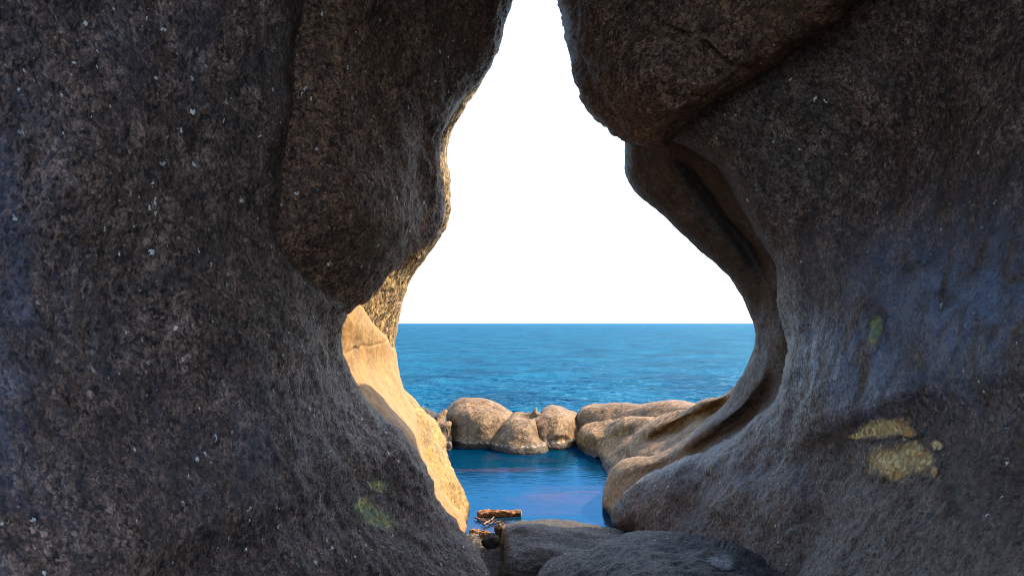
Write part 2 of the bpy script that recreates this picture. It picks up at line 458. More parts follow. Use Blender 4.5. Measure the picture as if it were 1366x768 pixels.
m_ground = rock_mat('cave_bed', dark=(0.03, 0.025, 0.02), mid=(0.07, 0.055, 0.045), light=(0.11, 0.09, 0.07), bump=0.6)
m_bark = rock_mat('wet_bark', dark=(0.1, 0.035, 0.01), mid=(0.28, 0.11, 0.032), light=(0.42, 0.19, 0.07), bump=0.8, fine=90, grain_scale=(0.5, 1.6, 1.6), grain_rot=(0, 0, 0))
m_cut = plain_mat('cut_wood', (0.5, 0.38, 0.26), 0.8, 0.25, 60)
m_twig = plain_mat('grey_twig', (0.26, 0.15, 0.08), 0.8, 0.4, 50)

# ------------------------------------------------------------------ the left side
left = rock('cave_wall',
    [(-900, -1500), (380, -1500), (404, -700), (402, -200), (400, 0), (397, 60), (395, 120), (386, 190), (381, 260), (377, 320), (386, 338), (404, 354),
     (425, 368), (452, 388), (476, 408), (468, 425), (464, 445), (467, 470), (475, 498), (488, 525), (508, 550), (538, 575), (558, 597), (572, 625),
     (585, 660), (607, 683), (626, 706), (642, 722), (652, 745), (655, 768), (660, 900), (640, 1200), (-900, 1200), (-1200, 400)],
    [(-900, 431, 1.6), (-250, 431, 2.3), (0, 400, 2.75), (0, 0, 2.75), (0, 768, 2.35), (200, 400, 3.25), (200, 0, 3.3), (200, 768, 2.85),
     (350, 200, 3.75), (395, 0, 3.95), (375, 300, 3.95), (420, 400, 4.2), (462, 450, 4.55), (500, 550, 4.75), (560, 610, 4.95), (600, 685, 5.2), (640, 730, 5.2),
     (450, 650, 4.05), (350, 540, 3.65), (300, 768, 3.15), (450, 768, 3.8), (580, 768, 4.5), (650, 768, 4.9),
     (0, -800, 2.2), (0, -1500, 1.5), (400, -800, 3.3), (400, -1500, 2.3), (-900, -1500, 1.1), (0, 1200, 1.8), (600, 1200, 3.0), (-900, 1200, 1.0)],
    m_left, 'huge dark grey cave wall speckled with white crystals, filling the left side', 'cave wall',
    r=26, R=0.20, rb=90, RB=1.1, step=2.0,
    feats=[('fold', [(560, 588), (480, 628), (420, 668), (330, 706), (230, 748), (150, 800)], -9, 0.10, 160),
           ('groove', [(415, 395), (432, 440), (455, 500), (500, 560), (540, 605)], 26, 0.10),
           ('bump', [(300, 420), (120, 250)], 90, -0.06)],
    noise=((0.8, 0.07, 2), (3.5, 0.022, 3), (14.0, 0.014, 4)), grain=(1, 1, 0.8), sky_sheen=[(0, 400, 120, 330, 0.8), (330, 600, 180, 100, 0.3), (200, 60, 180, 90, 0.25)])
patch(left, 'lichen_patch', [(500, 690, 30, 15, 28), (478, 675, 10, 14, 10)], m_left_lichen, 'green and yellow lichen patch')
patch(left, 'lichen_patch', [(503, 648, 17, 8, 10)], m_left_lichen, 'small ochre lichen fleck')

lblock = rock('overhang_rock',
    [(300, -1500), (700, -1500), (735, -500), (722, -250), (704, -100), (684, 0), (676, 40), (664, 75), (645, 108), (628, 132), (612, 158), (600, 180), (594, 205),
     (597, 235), (601, 262), (597, 292), (585, 315), (560, 332), (538, 347), (516, 366), (494, 389), (476, 405), (446, 420), (400, 400), (345, 350), (320, 200), (300, -300)],
    [(385, 200, 4.12), (378, 340, 4.15), (350, 0, 4.1), (450, 0, 4.25), (480, 200, 4.4), (550, 100, 4.75), (590, 230, 5.25), (560, 330, 5.2), (655, 50, 5.25), (480, 400, 4.75),
     (500, 300, 4.5), (500, -800, 4.0), (500, -1500, 3.0), (715, -300, 5.1), (700, -1500, 3.6), (300, -1500, 2.9)],
    m_lblock, 'dark brown overhanging block hanging above the sunlit golden strip, behind the left cave wall', 'overhang',
    r=24, R=0.18, rb=70, RB=0.9, step=2.0,
    feats=[('groove', [(575, 150), (560, 220), (570, 300)], 14, 0.05), ('bump', [(470, 260)], 70, -0.06)],
    noise=((0.9, 0.07, 2), (4.0, 0.022, 3), (15.0, 0.011, 4)), grain=(1, 1, 0.8), seed=3)

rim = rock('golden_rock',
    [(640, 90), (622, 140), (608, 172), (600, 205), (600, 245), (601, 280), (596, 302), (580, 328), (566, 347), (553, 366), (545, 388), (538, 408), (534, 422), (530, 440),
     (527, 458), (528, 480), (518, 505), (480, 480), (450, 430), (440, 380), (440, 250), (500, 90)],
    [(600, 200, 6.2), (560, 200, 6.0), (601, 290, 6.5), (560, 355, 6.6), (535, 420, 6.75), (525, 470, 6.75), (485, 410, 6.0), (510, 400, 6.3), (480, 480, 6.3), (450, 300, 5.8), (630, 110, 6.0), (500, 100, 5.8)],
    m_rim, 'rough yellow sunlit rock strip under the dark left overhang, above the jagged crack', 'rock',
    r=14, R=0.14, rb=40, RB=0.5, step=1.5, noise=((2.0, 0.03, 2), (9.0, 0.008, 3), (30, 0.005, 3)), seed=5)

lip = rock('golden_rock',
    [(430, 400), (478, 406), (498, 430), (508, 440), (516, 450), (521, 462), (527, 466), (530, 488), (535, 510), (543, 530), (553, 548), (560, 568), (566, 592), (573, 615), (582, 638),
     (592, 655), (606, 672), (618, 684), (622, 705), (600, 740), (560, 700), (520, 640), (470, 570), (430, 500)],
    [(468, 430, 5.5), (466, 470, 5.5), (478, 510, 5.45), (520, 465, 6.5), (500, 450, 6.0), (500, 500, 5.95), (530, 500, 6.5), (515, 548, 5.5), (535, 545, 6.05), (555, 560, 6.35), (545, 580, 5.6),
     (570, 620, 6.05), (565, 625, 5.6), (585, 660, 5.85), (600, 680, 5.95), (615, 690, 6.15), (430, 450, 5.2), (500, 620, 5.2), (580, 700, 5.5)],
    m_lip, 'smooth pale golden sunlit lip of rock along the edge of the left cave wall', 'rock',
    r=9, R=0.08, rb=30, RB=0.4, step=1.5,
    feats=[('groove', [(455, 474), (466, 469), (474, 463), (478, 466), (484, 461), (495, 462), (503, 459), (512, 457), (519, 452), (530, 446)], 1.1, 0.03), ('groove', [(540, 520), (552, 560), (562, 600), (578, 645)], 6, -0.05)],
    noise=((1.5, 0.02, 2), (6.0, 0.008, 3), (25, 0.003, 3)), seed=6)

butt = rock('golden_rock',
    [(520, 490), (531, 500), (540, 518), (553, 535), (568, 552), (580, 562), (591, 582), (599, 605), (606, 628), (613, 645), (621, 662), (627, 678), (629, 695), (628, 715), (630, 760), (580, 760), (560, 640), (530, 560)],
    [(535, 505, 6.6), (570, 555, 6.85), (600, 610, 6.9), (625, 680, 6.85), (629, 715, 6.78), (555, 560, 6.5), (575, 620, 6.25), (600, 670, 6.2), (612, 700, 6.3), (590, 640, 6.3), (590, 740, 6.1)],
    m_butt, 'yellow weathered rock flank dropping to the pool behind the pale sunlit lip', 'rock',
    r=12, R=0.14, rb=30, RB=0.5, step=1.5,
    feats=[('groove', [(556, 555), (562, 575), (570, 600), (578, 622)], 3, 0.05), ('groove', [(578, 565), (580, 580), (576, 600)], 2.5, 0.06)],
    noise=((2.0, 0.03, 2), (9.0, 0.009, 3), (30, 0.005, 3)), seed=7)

# ------------------------------------------------------------------ the right side
rblock = rock('overhang_rock',
    [(700, -1500), (690, -600), (706, -300), (728, -150), (744, -50), (750, 0), (754, 25), (759, 60), (766, 95), (774, 125), (784, 146), (800, 166), (818, 180), (836, 187), (860, 193), (876, 194),
     (892, 187), (905, 177), (918, 165), (940, 150), (962, 132), (985, 112), (1005, 100), (1030, 84), (1060, 60), (1100, 40), (1150, 2), (1250, -90), (1400, -250), (1560, -600), (1600, -1500)],
    [(760, 0, 4.95), (800, 150, 4.85), (870, 185, 4.6), (1000, 92, 4.2), (900, 60, 4.3), (1150, -10, 3.75), (1000, -400, 3.3), (1000, -1000, 2.0), (700, -400, 4.8), (700, -1000, 3.7),
     (1400, -400, 2.5), (1400, -1000, 1.6), (1600, -1500, 1.0), (700, -1500, 1.8), (830, 120, 4.5)],
    m_rblock, 'huge dark brown overhanging block in the upper right, its rounded nose above the gap', 'overhang',
    r=36, R=0.26, rb=80, RB=1.4, step=2.0,
    feats=[('groove', [(850, 15), (885, 38), (920, 48), (935, 50)], 3.5, 0.05), ('groove', [(935, 50), (945, 66), (958, 80), (985, 92)], 3.5, 0.06), ('bump', [(860, 90)], 60, -0.10)],
    noise=((0.9, 0.07, 2), (4.0, 0.024, 3), (15.0, 0.013, 4)), seed=9)

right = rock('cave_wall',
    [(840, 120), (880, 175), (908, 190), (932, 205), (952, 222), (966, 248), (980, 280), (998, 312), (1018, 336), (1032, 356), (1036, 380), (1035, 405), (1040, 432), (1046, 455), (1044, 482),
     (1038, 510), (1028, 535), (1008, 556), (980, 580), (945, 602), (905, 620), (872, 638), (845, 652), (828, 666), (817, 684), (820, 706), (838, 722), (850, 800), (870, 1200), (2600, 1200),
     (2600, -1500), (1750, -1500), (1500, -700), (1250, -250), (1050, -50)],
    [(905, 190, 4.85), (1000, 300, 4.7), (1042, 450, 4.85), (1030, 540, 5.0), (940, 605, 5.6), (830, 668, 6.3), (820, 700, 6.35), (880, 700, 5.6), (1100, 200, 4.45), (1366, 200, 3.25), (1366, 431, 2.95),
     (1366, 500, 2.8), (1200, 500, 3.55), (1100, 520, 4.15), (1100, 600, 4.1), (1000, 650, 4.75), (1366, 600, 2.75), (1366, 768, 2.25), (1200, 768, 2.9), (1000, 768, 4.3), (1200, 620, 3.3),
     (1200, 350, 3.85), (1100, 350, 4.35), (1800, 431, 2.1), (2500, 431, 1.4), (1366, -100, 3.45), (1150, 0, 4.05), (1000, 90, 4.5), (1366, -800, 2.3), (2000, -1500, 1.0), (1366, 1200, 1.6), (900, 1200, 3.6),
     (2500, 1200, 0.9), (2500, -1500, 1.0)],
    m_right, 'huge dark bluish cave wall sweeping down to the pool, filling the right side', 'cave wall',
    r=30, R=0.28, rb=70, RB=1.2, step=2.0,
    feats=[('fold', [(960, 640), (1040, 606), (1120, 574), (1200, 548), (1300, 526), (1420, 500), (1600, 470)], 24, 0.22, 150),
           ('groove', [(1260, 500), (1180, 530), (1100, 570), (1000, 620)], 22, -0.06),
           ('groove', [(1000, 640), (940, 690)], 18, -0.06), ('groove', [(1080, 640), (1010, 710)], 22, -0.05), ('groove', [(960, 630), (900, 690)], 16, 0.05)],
    noise=((0.8, 0.07, 2), (3.5, 0.022, 3), (14.0, 0.008, 4)), seed=12, sky_sheen=[(1310, 410, 170, 110, 0.85), (1130, 480, 110, 70, 0.8), (1000, 625, 110, 30, 0.25)])
patch(right, 'lichen_patch', [(1184, 618, 27, 25, 0), (1212, 606, 26, 20, 20), (1240, 588, 8, 6, 0), (1236, 622, 6, 9, 0)], m_right_lichen, 'round tan and orange lichen patch')
patch(right, 'lichen_patch', [(1176, 570, 32, 13, -10), (1150, 580, 20, 5, -10), (1204, 574, 12, 8, 10)], m_right_lichen, 'flat yellow lichen patch')
patch(right, 'lichen_patch', [(1166, 440, 9, 26, 12)], m_left_lichen, 'faint green lichen streak')

rib = rock('rock_rib',
    [(825, 150), (834, 190), (833, 212), (834, 230), (848, 255), (868, 275), (890, 292), (920, 318), (948, 345), (972, 371), (990, 398), (1001, 422), (1006, 445), (1003, 470), (995, 493), (980, 516),
     (962, 540), (940, 560), (918, 580), (895, 597), (870, 608), (845, 610), (824, 618), (811, 634), (805, 654), (804, 672), (811, 690), (816, 712), (860, 730), (920, 670), (990, 610), (1060, 560),
     (1085, 480), (1085, 400), (1050, 320), (1000, 230), (930, 150), (880, 120)],
    [(834, 200, 5.55), (860, 270, 5.6), (930, 328, 5.6), (990, 398, 5.7), (1005, 445, 5.8), (880, 190, 5.2), (950, 260, 5.25), (1010, 350, 5.3), (1036, 400, 5.35), (1036, 450, 5.35), (1030, 510, 5.45),
     (995, 490, 6.0), (960, 540, 6.3), (1000, 555, 5.75), (960, 585, 6.0), (900, 600, 6.7), (920, 610, 6.2), (850, 612, 7.0), (815, 632, 7.05), (806, 670, 6.9), (815, 705, 6.6), (870, 640, 6.5), (840, 650, 6.65), (1080, 450, 5.2)],
    m_rib, 'curved brown rock rib arching down the right edge of the opening to the pool', 'rock',
    r=12, R=0.14, rb=40, RB=1.5, step=1.5,
    feats=[('groove', [(1026, 455), (1014, 505), (985, 542), (948, 572), (910, 598), (876, 614), (840, 628), (815, 650)], 9, -0.12), ('groove', [(1034, 490), (1020, 535), (985, 562), (940, 592), (905, 618)], 8, 0.12),
           ('groove', [(900, 200), (950, 270), (1000, 335), (1030, 390)], 10, 0.15), ('groove', [(1018, 430), (1012, 480)], 5, 0.04)],
    noise=((1.5, 0.03, 2), (5.0, 0.008, 2), (20.0, 0.003, 3)), seed=14)

crest = rock('ledge_rock',
    [(1040, 470), (1000, 495), (975, 520), (950, 530), (925, 537), (900, 547), (878, 558), (858, 570), (843, 584), (836, 598), (842, 612), (860, 640), (950, 620), (1030, 560)],
    [(1000, 498, 6.3), (960, 527, 6.9), (900, 547, 8.0), (840, 588, 8.5), (940, 570, 6.9), (890, 600, 7.3), (850, 615, 7.7), (930, 550, 7.2), (870, 580, 7.9), (1000, 560, 6.4)],
    m_ledge, 'slanting golden ledge rising to the right between the curved rib and the back ridge', 'rock',
    r=12, R=0.2, rb=16, RB=0.35, step=1.5,
    feats=[('groove', [(985, 530), (930, 556), (890, 576), (850, 596)], 8, 0.35), ('groove', [(930, 585), (890, 600), (860, 612)], 7, -0.2)],
    noise=((1.5, 0.04, 2), (5.0, 0.010, 2), (20.0, 0.003, 3)), seed=16)

front_ledge = rock('ledge_rock',
    [(768, 582), (772, 572), (784, 565), (805, 561), (830, 560), (860, 556), (890, 570), (880, 620), (850, 660), (812, 680), (806, 662), (805, 640), (803, 624), (797, 612), (790, 618), (775, 612)],
    [(770, 580, 10.2), (785, 598, 9.9), (802, 622, 9.0), (808, 660, 7.9), (830, 562, 9.6), (800, 566, 10.1), (860, 590, 8.7), (840, 620, 8.2), (815, 600, 9.3), (790, 580, 9.8)],
    m_ledge, 'low rounded golden ledge beside the pool, in front of the back ridge', 'rock',
    r=12, R=0.3, rb=14, RB=0.4, step=1.5,
    feats=[('groove', [(800, 612), (830, 596), (852, 586)], 6, -0.12), ('groove', [(808, 590), (835, 577), (850, 574)], 5, 0.1)],
    noise=((1.5, 0.05, 2), (5.0, 0.014, 2), (20.0, 0.004, 3)), seed=17)

ridge = rock('ridge_rock',
    [(769, 560), (771, 549), (779, 541), (795, 538), (820, 537), (850, 537), (880, 535), (910, 535), (940, 538), (960, 560), (900, 590), (850, 590), (800, 592), (773, 590)],
    [(772, 550, 11.0), (800, 540, 11.0), (900, 538, 9.9), (950, 545, 9.4), (900, 565, 9.5), (800, 565, 10.6), (850, 560, 10.1), (775, 580, 10.7)],
    m_boulder, 'long low rounded brown ridge of rock running behind the golden ledges', 'rock',
    r=12, R=0.4, rb=12, RB=0.5, step=1.5, noise=((1.5, 0.04, 2), (5.0, 0.010, 2), (20.0, 0.003, 3)), seed=18)

# ------------------------------------------------------------------ boulders across the mouth of the pool
bn = ((1.6, 0.06, 2), (5.0, 0.014, 2), (22.0, 0.004, 3))
G = 'boulders between the pool and the sea'
big = rock('boulder',
    [(595, 556), (597, 547), (608, 537), (627, 531), (648, 532), (668, 539), (682, 548), (690, 560), (684, 585), (672, 605), (640, 616), (606, 612), (600, 590), (600, 574)],
    [(600, 560, 10.7), (640, 535, 10.9), (640, 560, 10.5), (680, 560, 10.7), (640, 590, 10.35), (605, 590, 10.4), (670, 595, 10.4), (640, 612, 10.3)],
    m_boulder, 'largest rounded boulder in the row, broad and domed, at the far left', 'boulder', r=26, R=0.5, rb=24, RB=0.8, step=1.2,
    feats=[('fold', [(600, 563), (618, 556), (632, 552)], -4, -0.08, 20)], noise=bn, seed=20, group=G)
second = rock('boulder',
    [(656, 583), (664, 570), (673, 558), (684, 551), (695, 552), (706, 554), (716, 554), (719, 566), (723, 580), (730, 594), (728, 612), (700, 622), (670, 616), (655, 600)],
    [(665, 575, 10.3), (690, 555, 10.4), (715, 560, 10.4), (690, 580, 10.05), (660, 595, 10.1), (725, 592, 10.1), (695, 602, 9.85), (695, 618, 9.8)],
    m_boulder, 'squat boulder jutting furthest into the pool, with a crease across its foot', 'boulder', r=20, R=0.35, rb=20, RB=0.6, step=1.2,
    feats=[('fold', [(730, 589), (715, 585), (697, 583), (672, 590)], 2.5, 0.10, 10)], noise=bn, seed=21, group=G)
third = rock('boulder',
    [(717, 556), (724, 547), (735, 543), (748, 543), (760, 547), (771, 554), (776, 575), (776, 600), (760, 614), (735, 612), (712, 600), (708, 580), (710, 562)],
    [(722, 560, 10.6), (745, 546, 10.8), (770, 560, 10.8), (745, 575, 10.35), (745, 600, 10.2), (770, 595, 10.5), (725, 592, 10.3)],
    m_boulder, 'lumpy boulder wedged between the creased boulder and the right-hand ledge', 'boulder', r=20, R=0.4, rb=20, RB=0.6, step=1.2,
    feats=[('fold', [(772, 578), (752, 572), (738, 566), (722, 566)], -4, 0.10, 14), ('groove', [(728, 592), (748, 586), (766, 590)], 5, 0.06)], noise=bn, seed=41, group=G)
rock('rock_block',
    [(580, 560), (582, 551), (590, 548), (596, 549), (597, 565), (590, 572), (582, 570)],
    [(582, 555, 10.6), (595, 555, 10.65), (588, 565, 10.5), (590, 549, 10.7)],
    m_boulder, 'small upper rock chunk stacked against the left of the largest boulder', 'rock', r=5, R=0.1, rb=8, RB=0.3, step=1.0, noise=((3, 0.04, 2), (12, 0.015, 3)), seed=23)
rock('rock_block',
    [(585, 570), (590, 564), (601, 563), (603, 575), (604, 600), (596, 604), (588, 590)],
    [(588, 570, 10.45), (601, 566, 10.5), (600, 590, 10.3), (590, 580, 10.4)],
    m_boulder, 'small lower rock chunk wedged beneath another chunk, left of the largest boulder', 'rock', r=5, R=0.1, rb=8, RB=0.3, step=1.0, noise=((3, 0.05, 2), (12, 0.02, 3)), seed=24)
rock('rock_block',
    [(560, 543), (570, 546), (582, 550), (590, 553), (590, 566), (560, 570)],
    [(565, 550, 11.0), (588, 556, 10.9), (575, 560, 10.8)],
    m_slab, 'low dark rock just showing behind the yellow flank, left of the boulders', 'rock', r=4, R=0.1, rb=6, RB=0.3, step=1.0, noise=((3, 0.03, 2), (12, 0.01, 3)), seed=25)
rock('rock_block',
    [(682, 553), (690, 549), (701, 550), (710, 549), (713, 545), (716, 544), (717, 550), (722, 552), (722, 566), (684, 566)],
    [(684, 553, 10.9), (700, 552, 11.0), (715, 545, 11.0), (718, 560, 10.9), (690, 562, 10.8)],
    m_boulder, 'flat pointed rock peeping up behind the creased boulder', 'rock', r=3, R=0.08, rb=5, RB=0.3, step=0.8, noise=((4, 0.01, 2), (14, 0.006, 3)), seed=26)

# ------------------------------------------------------------------ slabs at the bottom of the opening
rock('floor_slab',
    [(668, 712), (672, 703), (684, 697), (705, 694), (735, 692), (770, 694), (800, 700), (828, 708), (842, 718), (880, 730), (900, 900), (670, 900), (667, 760)],
    [(680, 700, 5.75), (740, 693, 5.9), (830, 710, 5.8), (672, 730, 5.3), (740, 740, 5.15), (820, 735, 5.3), (740, 790, 4.9), (680, 790, 4.95), (850, 790, 4.8), (760, 900, 4.7)],
    m_slab, 'dark rounded slab at the edge of the pool, behind the nearest slab', 'rock', r=16, R=0.35, rb=30, RB=0.7, step=1.5,
    feats=[('fold', [(860, 738), (800, 722), (740, 712), (690, 712)], 3, 0.05, 30)], noise=((1.5, 0.04, 2), (6, 0.012, 3), (22, 0.005, 3)), seed=30)
front = rock('floor_slab',
    [(600, 1000), (690, 790), (718, 766), (735, 750), (758, 741), (790, 735), (815, 728), (840, 719), (868, 714), (895, 712), (925, 715), (955, 721), (990, 731), (1025, 742), (1060, 755), (1110, 768), (1180, 800), (1250, 1000)],
    [(730, 760, 4.55), (800, 735, 4.6), (890, 715, 4.65), (960, 723, 4.45), (1060, 757, 4.15), (880, 768, 3.75), (760, 790, 4.0), (1000, 790, 3.6), (1110, 800, 3.7), (880, 900, 2.9), (700, 900, 3.3), (1100, 900, 2.9), (900, 1000, 2.6)],
    m_slab2, 'nearest dark grey slab at the bottom of the opening, with a pale crust', 'rock', r=20, R=0.28, rb=40, RB=0.8, step=1.8,
    noise=((1.2, 0.05, 2), (5, 0.02, 3), (18, 0.006, 4)), seed=31)
patch(front, 'pale_crust', [(962, 748, 20, 8, 5)], m_slab2_crust, 'pale crust')

# ------------------------------------------------------------------ ground, pool, sea
def grid_sheet(name, xs, ys, zf, mat, kind='structure'):
    gx, gy = np.meshgrid(xs, ys); P = np.stack([gx.ravel(), gy.ravel()], 1)
    z = zf(P); V = np.c_[P, z]
    nx, ny = len(xs), len(ys); I = np.arange(nx * ny).reshape(ny, nx)
    q = np.stack([I[:-1, :-1], I[:-1, 1:], I[1:, 1:], I[1:, :-1]], -1).reshape(-1, 4)
    o = link_mesh(name, V, [tuple(f) for f in q.tolist()], mat)
    tag(o, kind=kind); return o
def ground_z(P):
    x, y = P[:, 0], P[:, 1]
    z = 0.06 + 0.12 * np.exp(-((y - 5.92) / 0.22) ** 2) - 0.6 * sstep(5.9, 6.7, y) - 3.0 * sstep(11, 25, y)
    near = np.exp(-(np.hypot(x, y - 4) / 14) ** 2)
    z += near * 0.05 * fbm(np.c_[P * 1.2, np.zeros(len(P))], 4)
    z -= 3.5 * sstep(8, 25, np.abs(x)) * 1.0 + 2.0 * sstep(6, 25, -y)
    return z
gxs = np.concatenate([-np.geomspace(9000, 6.2, 30), np.arange(-6, 6.01, 0.06), np.geomspace(6.2, 9000, 30)])
gys = np.concatenate([-np.geomspace(9000, 4.2, 30), np.arange(-4, 13.01, 0.06), np.geomspace(13.2, 12000, 34)])
grid_sheet('ground', gxs, gys, ground_z, m_ground)

def water_mat(name, deep, shallow, nscale, rough, ior, bumpd, patches=None, cap=0.2, shore=None, tint=(0.4, 0.72, 1.0)):
    k = NT(name); v, geo = k.coords()
    n = k.noise(v, nscale, 4, 0.6, 0.4)
    col = k.ramp(n, [(0.3, deep), (0.7, shallow)])
    if patches:
        for (sc, lo, hi, c, st) in patches:
            vv, _ = k.coords(st)
            col = k.mix(k.ramp(k.noise(vv, sc, 4, 0.55, 0.8), [(lo, 0.0), (hi, 1.0)]), col, c)
    if shore:                                   # the bottom showing through where the pool is shallow
        sy_ = k.n('ShaderNodeSeparateXYZ'); k.l(geo.outputs['Position'], sy_.inputs[0])
        q = k.math('ADD', sy_.outputs['Y'], k.math('MULTIPLY', k.math('SUBTRACT', k.noise(v, 2.5, 5, 0.6, 0.5), 0.5), 1.6))
        mr = k.n('ShaderNodeMapRange'); mr.inputs['From Min'].default_value = shore[0]; mr.inputs['From Max'].default_value = shore[1]
        mr.inputs['To Min'].default_value = 0.85; mr.inputs['To Max'].default_value = 0.0
        k.l(q, mr.inputs['Value'])
        col = k.mix(mr.outputs[0], col, k.ramp(k.noise(v, 14, 4, 0.6), [(0.35, (0.02, 0.009, 0.006)), (0.65, (0.07, 0.028, 0.016))]))
    df = k.n('ShaderNodeBsdfDiffuse'); k.l(col, df.inputs['Color'])
    gl = k.n('ShaderNodeBsdfGlossy'); gl.inputs['Roughness'].default_value = rough; gl.inputs['Color'].default_value = (*tint, 1)
    fr = k.n('ShaderNodeFresnel'); fr.inputs['IOR'].default_value = ior
    bs = k.n('ShaderNodeMixShader')
    k.l(k.math('MINIMUM', fr.outputs[0], cap), bs.inputs[0]); k.l(df.outputs[0], bs.inputs[1]); k.l(gl.outputs[0], bs.inputs[2])
    h = None
    for (sc, st, amp) in bumpd:
        vv, _ = k.coords(st)
        x = k.math('MULTIPLY', k.noise(vv, sc, 4, 0.55, 0.3), amp)
        h = x if h is None else k.math('ADD', h, x)
    bp = k.n('ShaderNodeBump'); bp.inputs['Strength'].default_value = 1.0; bp.inputs['Distance'].default_value = 1.0
    k.l(h, bp.inputs['Height'])
    for nd in (df, gl, fr): k.l(bp.outputs[0], nd.inputs['Normal'])
    k.l(bs.outputs[0], k.out.inputs['Surface'])
    return k.m
m_sea = water_mat('sea_water', (0.0, 0.034, 0.08), (0.0005, 0.094, 0.175), 0.3, 0.15, 1.2,
                  [(2.2, (0.5, 1, 1), 0.55), (6.0, (0.6, 1, 1), 0.2), (0.25, (0.5, 1, 1), 1.2), (15.0, (0.7, 1, 1), 0.04), (0.7, (0.5, 1, 1), 0.6)], cap=0.2)
m_pool = water_mat('pool_water', (0.0, 0.013, 0.034), (0.0005, 0.028, 0.058), 0.5, 0.05, 1.2,
                   [(6.0, (0.5, 1, 1), 0.006), (22.0, (0.5, 1, 1), 0.0015)],
                   patches=[(0.9, 0.55, 0.72, (0.05, 0.018, 0.02), (0.5, 1.2, 1))], cap=0.15, shore=(6.0, 6.7), tint=(0.2, 0.58, 1.0))
# sea: fine grid near, growing with distance, real waves
sy = [11.0]
while sy[-1] < 15000: sy.append(sy[-1] + max(0.05, sy[-1] ** 2 / 1.7 / F * 0.6))
sy = np.array(sy)
sy = np.concatenate([[-9000, -600, -60, -8, 0, 6, 10], sy])
su = np.concatenate([[-40, -8, -3, -1.2, -0.6], np.arange(-0.30, 0.4501, 0.003), [0.7, 1.2, 3, 8, 40]])
yy, uu = np.meshgrid(sy, su, indexing='ij')
X = uu * np.maximum(np.abs(yy), 12.0)
Pw = np.stack([X.ravel(), yy.ravel()], 1)
fade = np.exp(-np.maximum(Pw[:, 1] - 11, 0) / 60) * (np.abs(uu.ravel()) < 0.5) * (Pw[:, 1] >= 11)
q3 = np.c_[Pw[:, 0] * 0.55, Pw[:, 1], np.zeros(len(Pw))]
wz = 0.05 * fbm(q3 * 0.8, 2) + 0.06 * (0.35 - np.abs(perlin(q3 * 2.1 + 5))) + 0.03 * (0.35 - np.abs(perlin(q3 * 4.6 + 9)))
Vs = np.c_[Pw, wz * fade - 0.02]
ny, nx = yy.shape; I = np.arange(nx * ny).reshape(ny, nx)
qs = np.stack([I[:-1, :-1], I[:-1, 1:], I[1:, 1:], I[1:, :-1]], -1).reshape(-1, 4)
tag(link_mesh('sea', Vs, [tuple(f) for f in qs.tolist()], m_sea), kind='structure')
# pool
grid_sheet('pool_water', np.arange(-3.0, 3.21, 0.1), np.arange(5.9, 11.21, 0.1), lambda P: np.full(len(P), 0.10), m_pool)

# ------------------------------------------------------------------ driftwood and stones in the shallows
def lathe_along(pts, radii, seg=14, rough=0.0, seed=0):
    pts = np.asarray(pts, float); V = []; Fc = []
    for i, p in enumerate(pts):
        a = pts[max(i - 1, 0)]; b = pts[min(i + 1, len(pts) - 1)]
        t = (b - a) / np.linalg.norm(b - a)
        s_ = np.cross(t, [0, 0, 1.0]); s_ /= np.linalg.norm(s_); u = np.cross(s_, t)
        for j in range(seg):
            an = 2 * math.pi * j / seg
            V.append(p + radii[i] * (math.cos(an) * s_ + math.sin(an) * u))
    V = np.array(V)
    if rough:
        c = np.repeat(pts, seg, 0); dv = V - c
        n = fbm(V * 30 + seed, 4)
        V = c + dv * (1 + rough * n[:, None])
    for i in range(len(pts) - 1):
        for j in range(seg):
            a = i * seg + j; b = i * seg + (j + 1) % seg
            Fc.append((a, b, b + seg, a + seg))
    return V, Fc, seg, len(pts)
L0 = at(637, 689, 6.72); L1 = at(694, 686, 6.78)
L0[2] = 0.118; L1[2] = 0.122
n = 26
pl = [L0 + (L1 - L0) * t + np.array([0, 0.006 * math.sin(t * 7), 0.004 * math.sin(t * 5)]) for t in np.linspace(0, 1, n)]
rad = [0.033 - 0.006 * t for t in np.linspace(0, 1, n)]
rad[0] *= 0.75
V, Fc, seg, n = lathe_along(pl, rad, 20, 0.55, 3)
log = bpy.data.objects.new('driftwood_log', None); C.objects.link(log)
log.location = (L0 + L1) / 2 - np.array([0, 0, 0.03])
tag(log, 'short orange brown log lying in the shallow end of the pool', 'log')
link_mesh('bark', V, [tuple(reversed(f)) for f in Fc] + [tuple(range(seg))], m_bark, parent=log, origin=V.mean(0))
end = V[-seg:]; ctr = end.mean(0); out = (L1 - L0) / np.linalg.norm(L1 - L0)
Ve = np.concatenate([end, ctr + (end - ctr) * 0.7 + out * 0.006, [ctr + out * 0.008]])
Fe = [(j, (j + 1) % seg, seg + (j + 1) % seg, seg + j) for j in range(seg)] + [(seg + j, seg + (j + 1) % seg, 2 * seg) for j in range(seg)]
link_mesh('cut_end', Ve, Fe, m_cut, parent=log, origin=ctr)

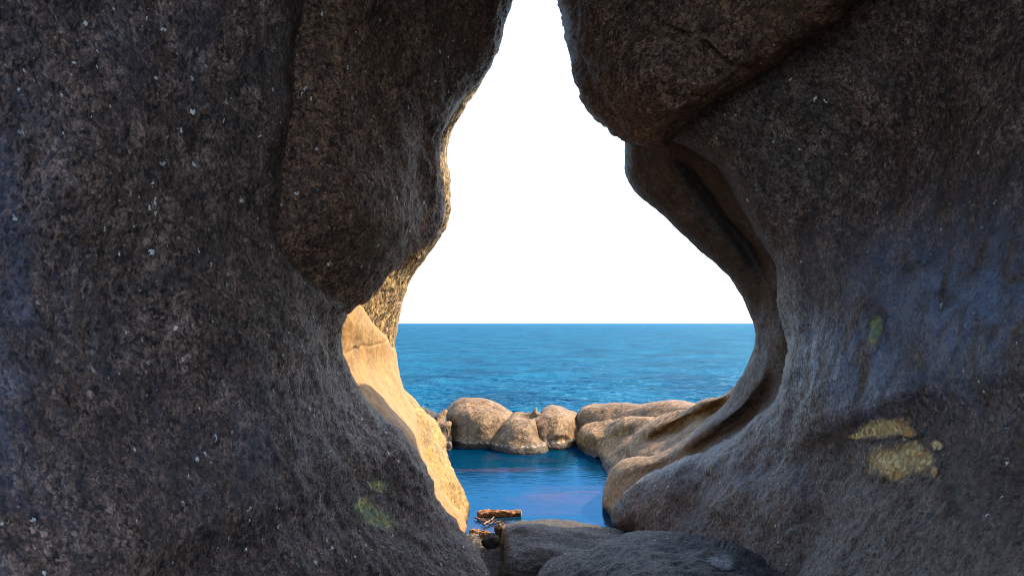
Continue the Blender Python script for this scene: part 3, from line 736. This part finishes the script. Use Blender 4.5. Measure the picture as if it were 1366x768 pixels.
def twig(label, p, q, r, forks=(), seed=0):
    p = np.array(p); q = np.array(q); VV = []; FF = []; off = 0
    jobs = [(p, q, r)] + [(p + (q - p) * t, p + (q - p) * t + np.array(d), r * 0.6) for t, d in forks]
    rs = np.random.default_rng(seed)
    for a, b, rr in jobs:
        pts = [a + (b - a) * t + rs.normal(size=3) * 0.004 for t in np.linspace(0, 1, 8)]
        V, Fc, sg, nn_ = lathe_along(pts, [rr * (1 - 0.6 * t) for t in np.linspace(0, 1, 8)], 8, 0.3, seed)
        FF += [tuple(i + off for i in f) for f in Fc]
        FF += [tuple(range(off + sg - 1, off - 1, -1)), tuple(range(off + sg * 7, off + sg * 8))]
        VV.append(V); off += len(V)
    V = np.concatenate(VV)
    o = link_mesh('driftwood_twig', V, FF, m_twig, origin=base_of(V)); tag(o, label, 'twig'); return o
def wp(px, py, z): # point on a level surface seen at a pixel
    v = (384 - py) / F; k = (z - CAM[2]) / (sp + cp * v); return at(px, py, k * (cp - sp * v))
twig('forked pale twig afloat beside the left end of the orange log', wp(645, 700, 0.115), wp(659, 690, 0.125), 0.010, [(0.4, (-0.06, 0.03, 0.01)), (0.6, (0.05, 0.01, 0.008))], 1)
twig('thin dark twig across the left end of the orange log', wp(634, 690, 0.115), wp(647, 694, 0.115), 0.008, [(0.5, (0.04, -0.03, 0.006))], 2)
twig('straight thin twig lying in front of the forked twig by the rocks', wp(650, 698, 0.115), wp(668, 694, 0.112), 0.005, [], 4)

def pebble(label, px, py, z, sx, sy, sz, seed, mat=m_stone):
    bm = bmesh.new(); bmesh.ops.create_icosphere(bm, subdivisions=4, radius=1)
    V = np.array([v.co[:] for v in bm.verts]); Fc = [tuple(v.index for v in f.verts) for f in bm.faces]; bm.free()
    n1 = fbm(V * 1.3 + seed * 5, 3) * 0.45 + fbm(V * 5 + seed, 3) * 0.14
    V = V * (1 + n1[:, None]) * np.array([sx, sy, sz]) + wp(px, py, z)
    o = link_mesh('stone', V, Fc, mat, origin=base_of(V)); tag(o, label, 'stone', 'brown stones in the cleft by the pool')
    return o
pebble('pale brown stone nearest the yellow flank, below the twigs', 634, 711, 0.13, 0.05, 0.045, 0.03, 1)
pebble('rusty stone in the middle of the cleft between the cave wall and slab', 647, 714, 0.16, 0.045, 0.05, 0.04, 2)
pebble('upright brown stone leaning on the end of the dark slab', 667, 707, 0.2, 0.04, 0.04, 0.055, 3)
pebble('dark brown stone low in the cleft, in front of the other stones', 655, 722, 0.2, 0.06, 0.06, 0.05, 4, m_slab)

# ------------------------------------------------------------------ light, sky, camera
SUN_AZ, SUN_EL = 60.0, 43.0
w = bpy.data.worlds.new('World'); bpy.context.scene.world = w; w.use_nodes = True
nt = w.node_tree; nt.nodes.clear()
sky = nt.nodes.new('ShaderNodeTexSky'); sky.sky_type = 'NISHITA'; sky.sun_disc = False
sky.sun_elevation = R_(SUN_EL); sky.sun_rotation = R_(SUN_AZ); sky.air_density = 1.0; sky.dust_density = 1.3; sky.ozone_density = 1.4
bg = nt.nodes.new('ShaderNodeBackground'); bg.inputs['Strength'].default_value = 0.15
wo = nt.nodes.new('ShaderNodeOutputWorld')
nt.links.new(sky.outputs[0], bg.inputs['Color']); nt.links.new(bg.outputs[0], wo.inputs['Surface'])

sl = bpy.data.lights.new('sun', 'SUN'); sl.energy = 2.8; sl.angle = R_(0.5); sl.color = (1.0, 0.82, 0.55)
so = bpy.data.objects.new('sun', sl); C.objects.link(so)
d = Vector((math.sin(R_(SUN_AZ)) * math.cos(R_(SUN_EL)), math.cos(R_(SUN_AZ)) * math.cos(R_(SUN_EL)), math.sin(R_(SUN_EL))))
so.rotation_euler = (-d).to_track_quat('-Z', 'Y').to_euler(); so.location = d * 30

cd = bpy.data.cameras.new('camera'); co = bpy.data.objects.new('camera', cd); C.objects.link(co)
cd.sensor_width = 36; cd.lens = 36 * F / 1366; cd.clip_end = 30000; cd.clip_start = 0.05
co.location = CAM; co.rotation_euler = (R_(90) + PITCH, 0, 0)
sc = bpy.context.scene; sc.camera = co
sc.view_settings.view_transform = 'Standard'; sc.view_settings.look = 'None'
sc.view_settings.exposure = 1.95; sc.view_settings.gamma = 1
sc.cycles.max_bounces = 8; sc.cycles.diffuse_bounces = 5
sc.cycles.use_denoising = True
sc.cycles.denoising_prefilter = 'ACCURATE'
sc.cycles.filter_width = 1.0
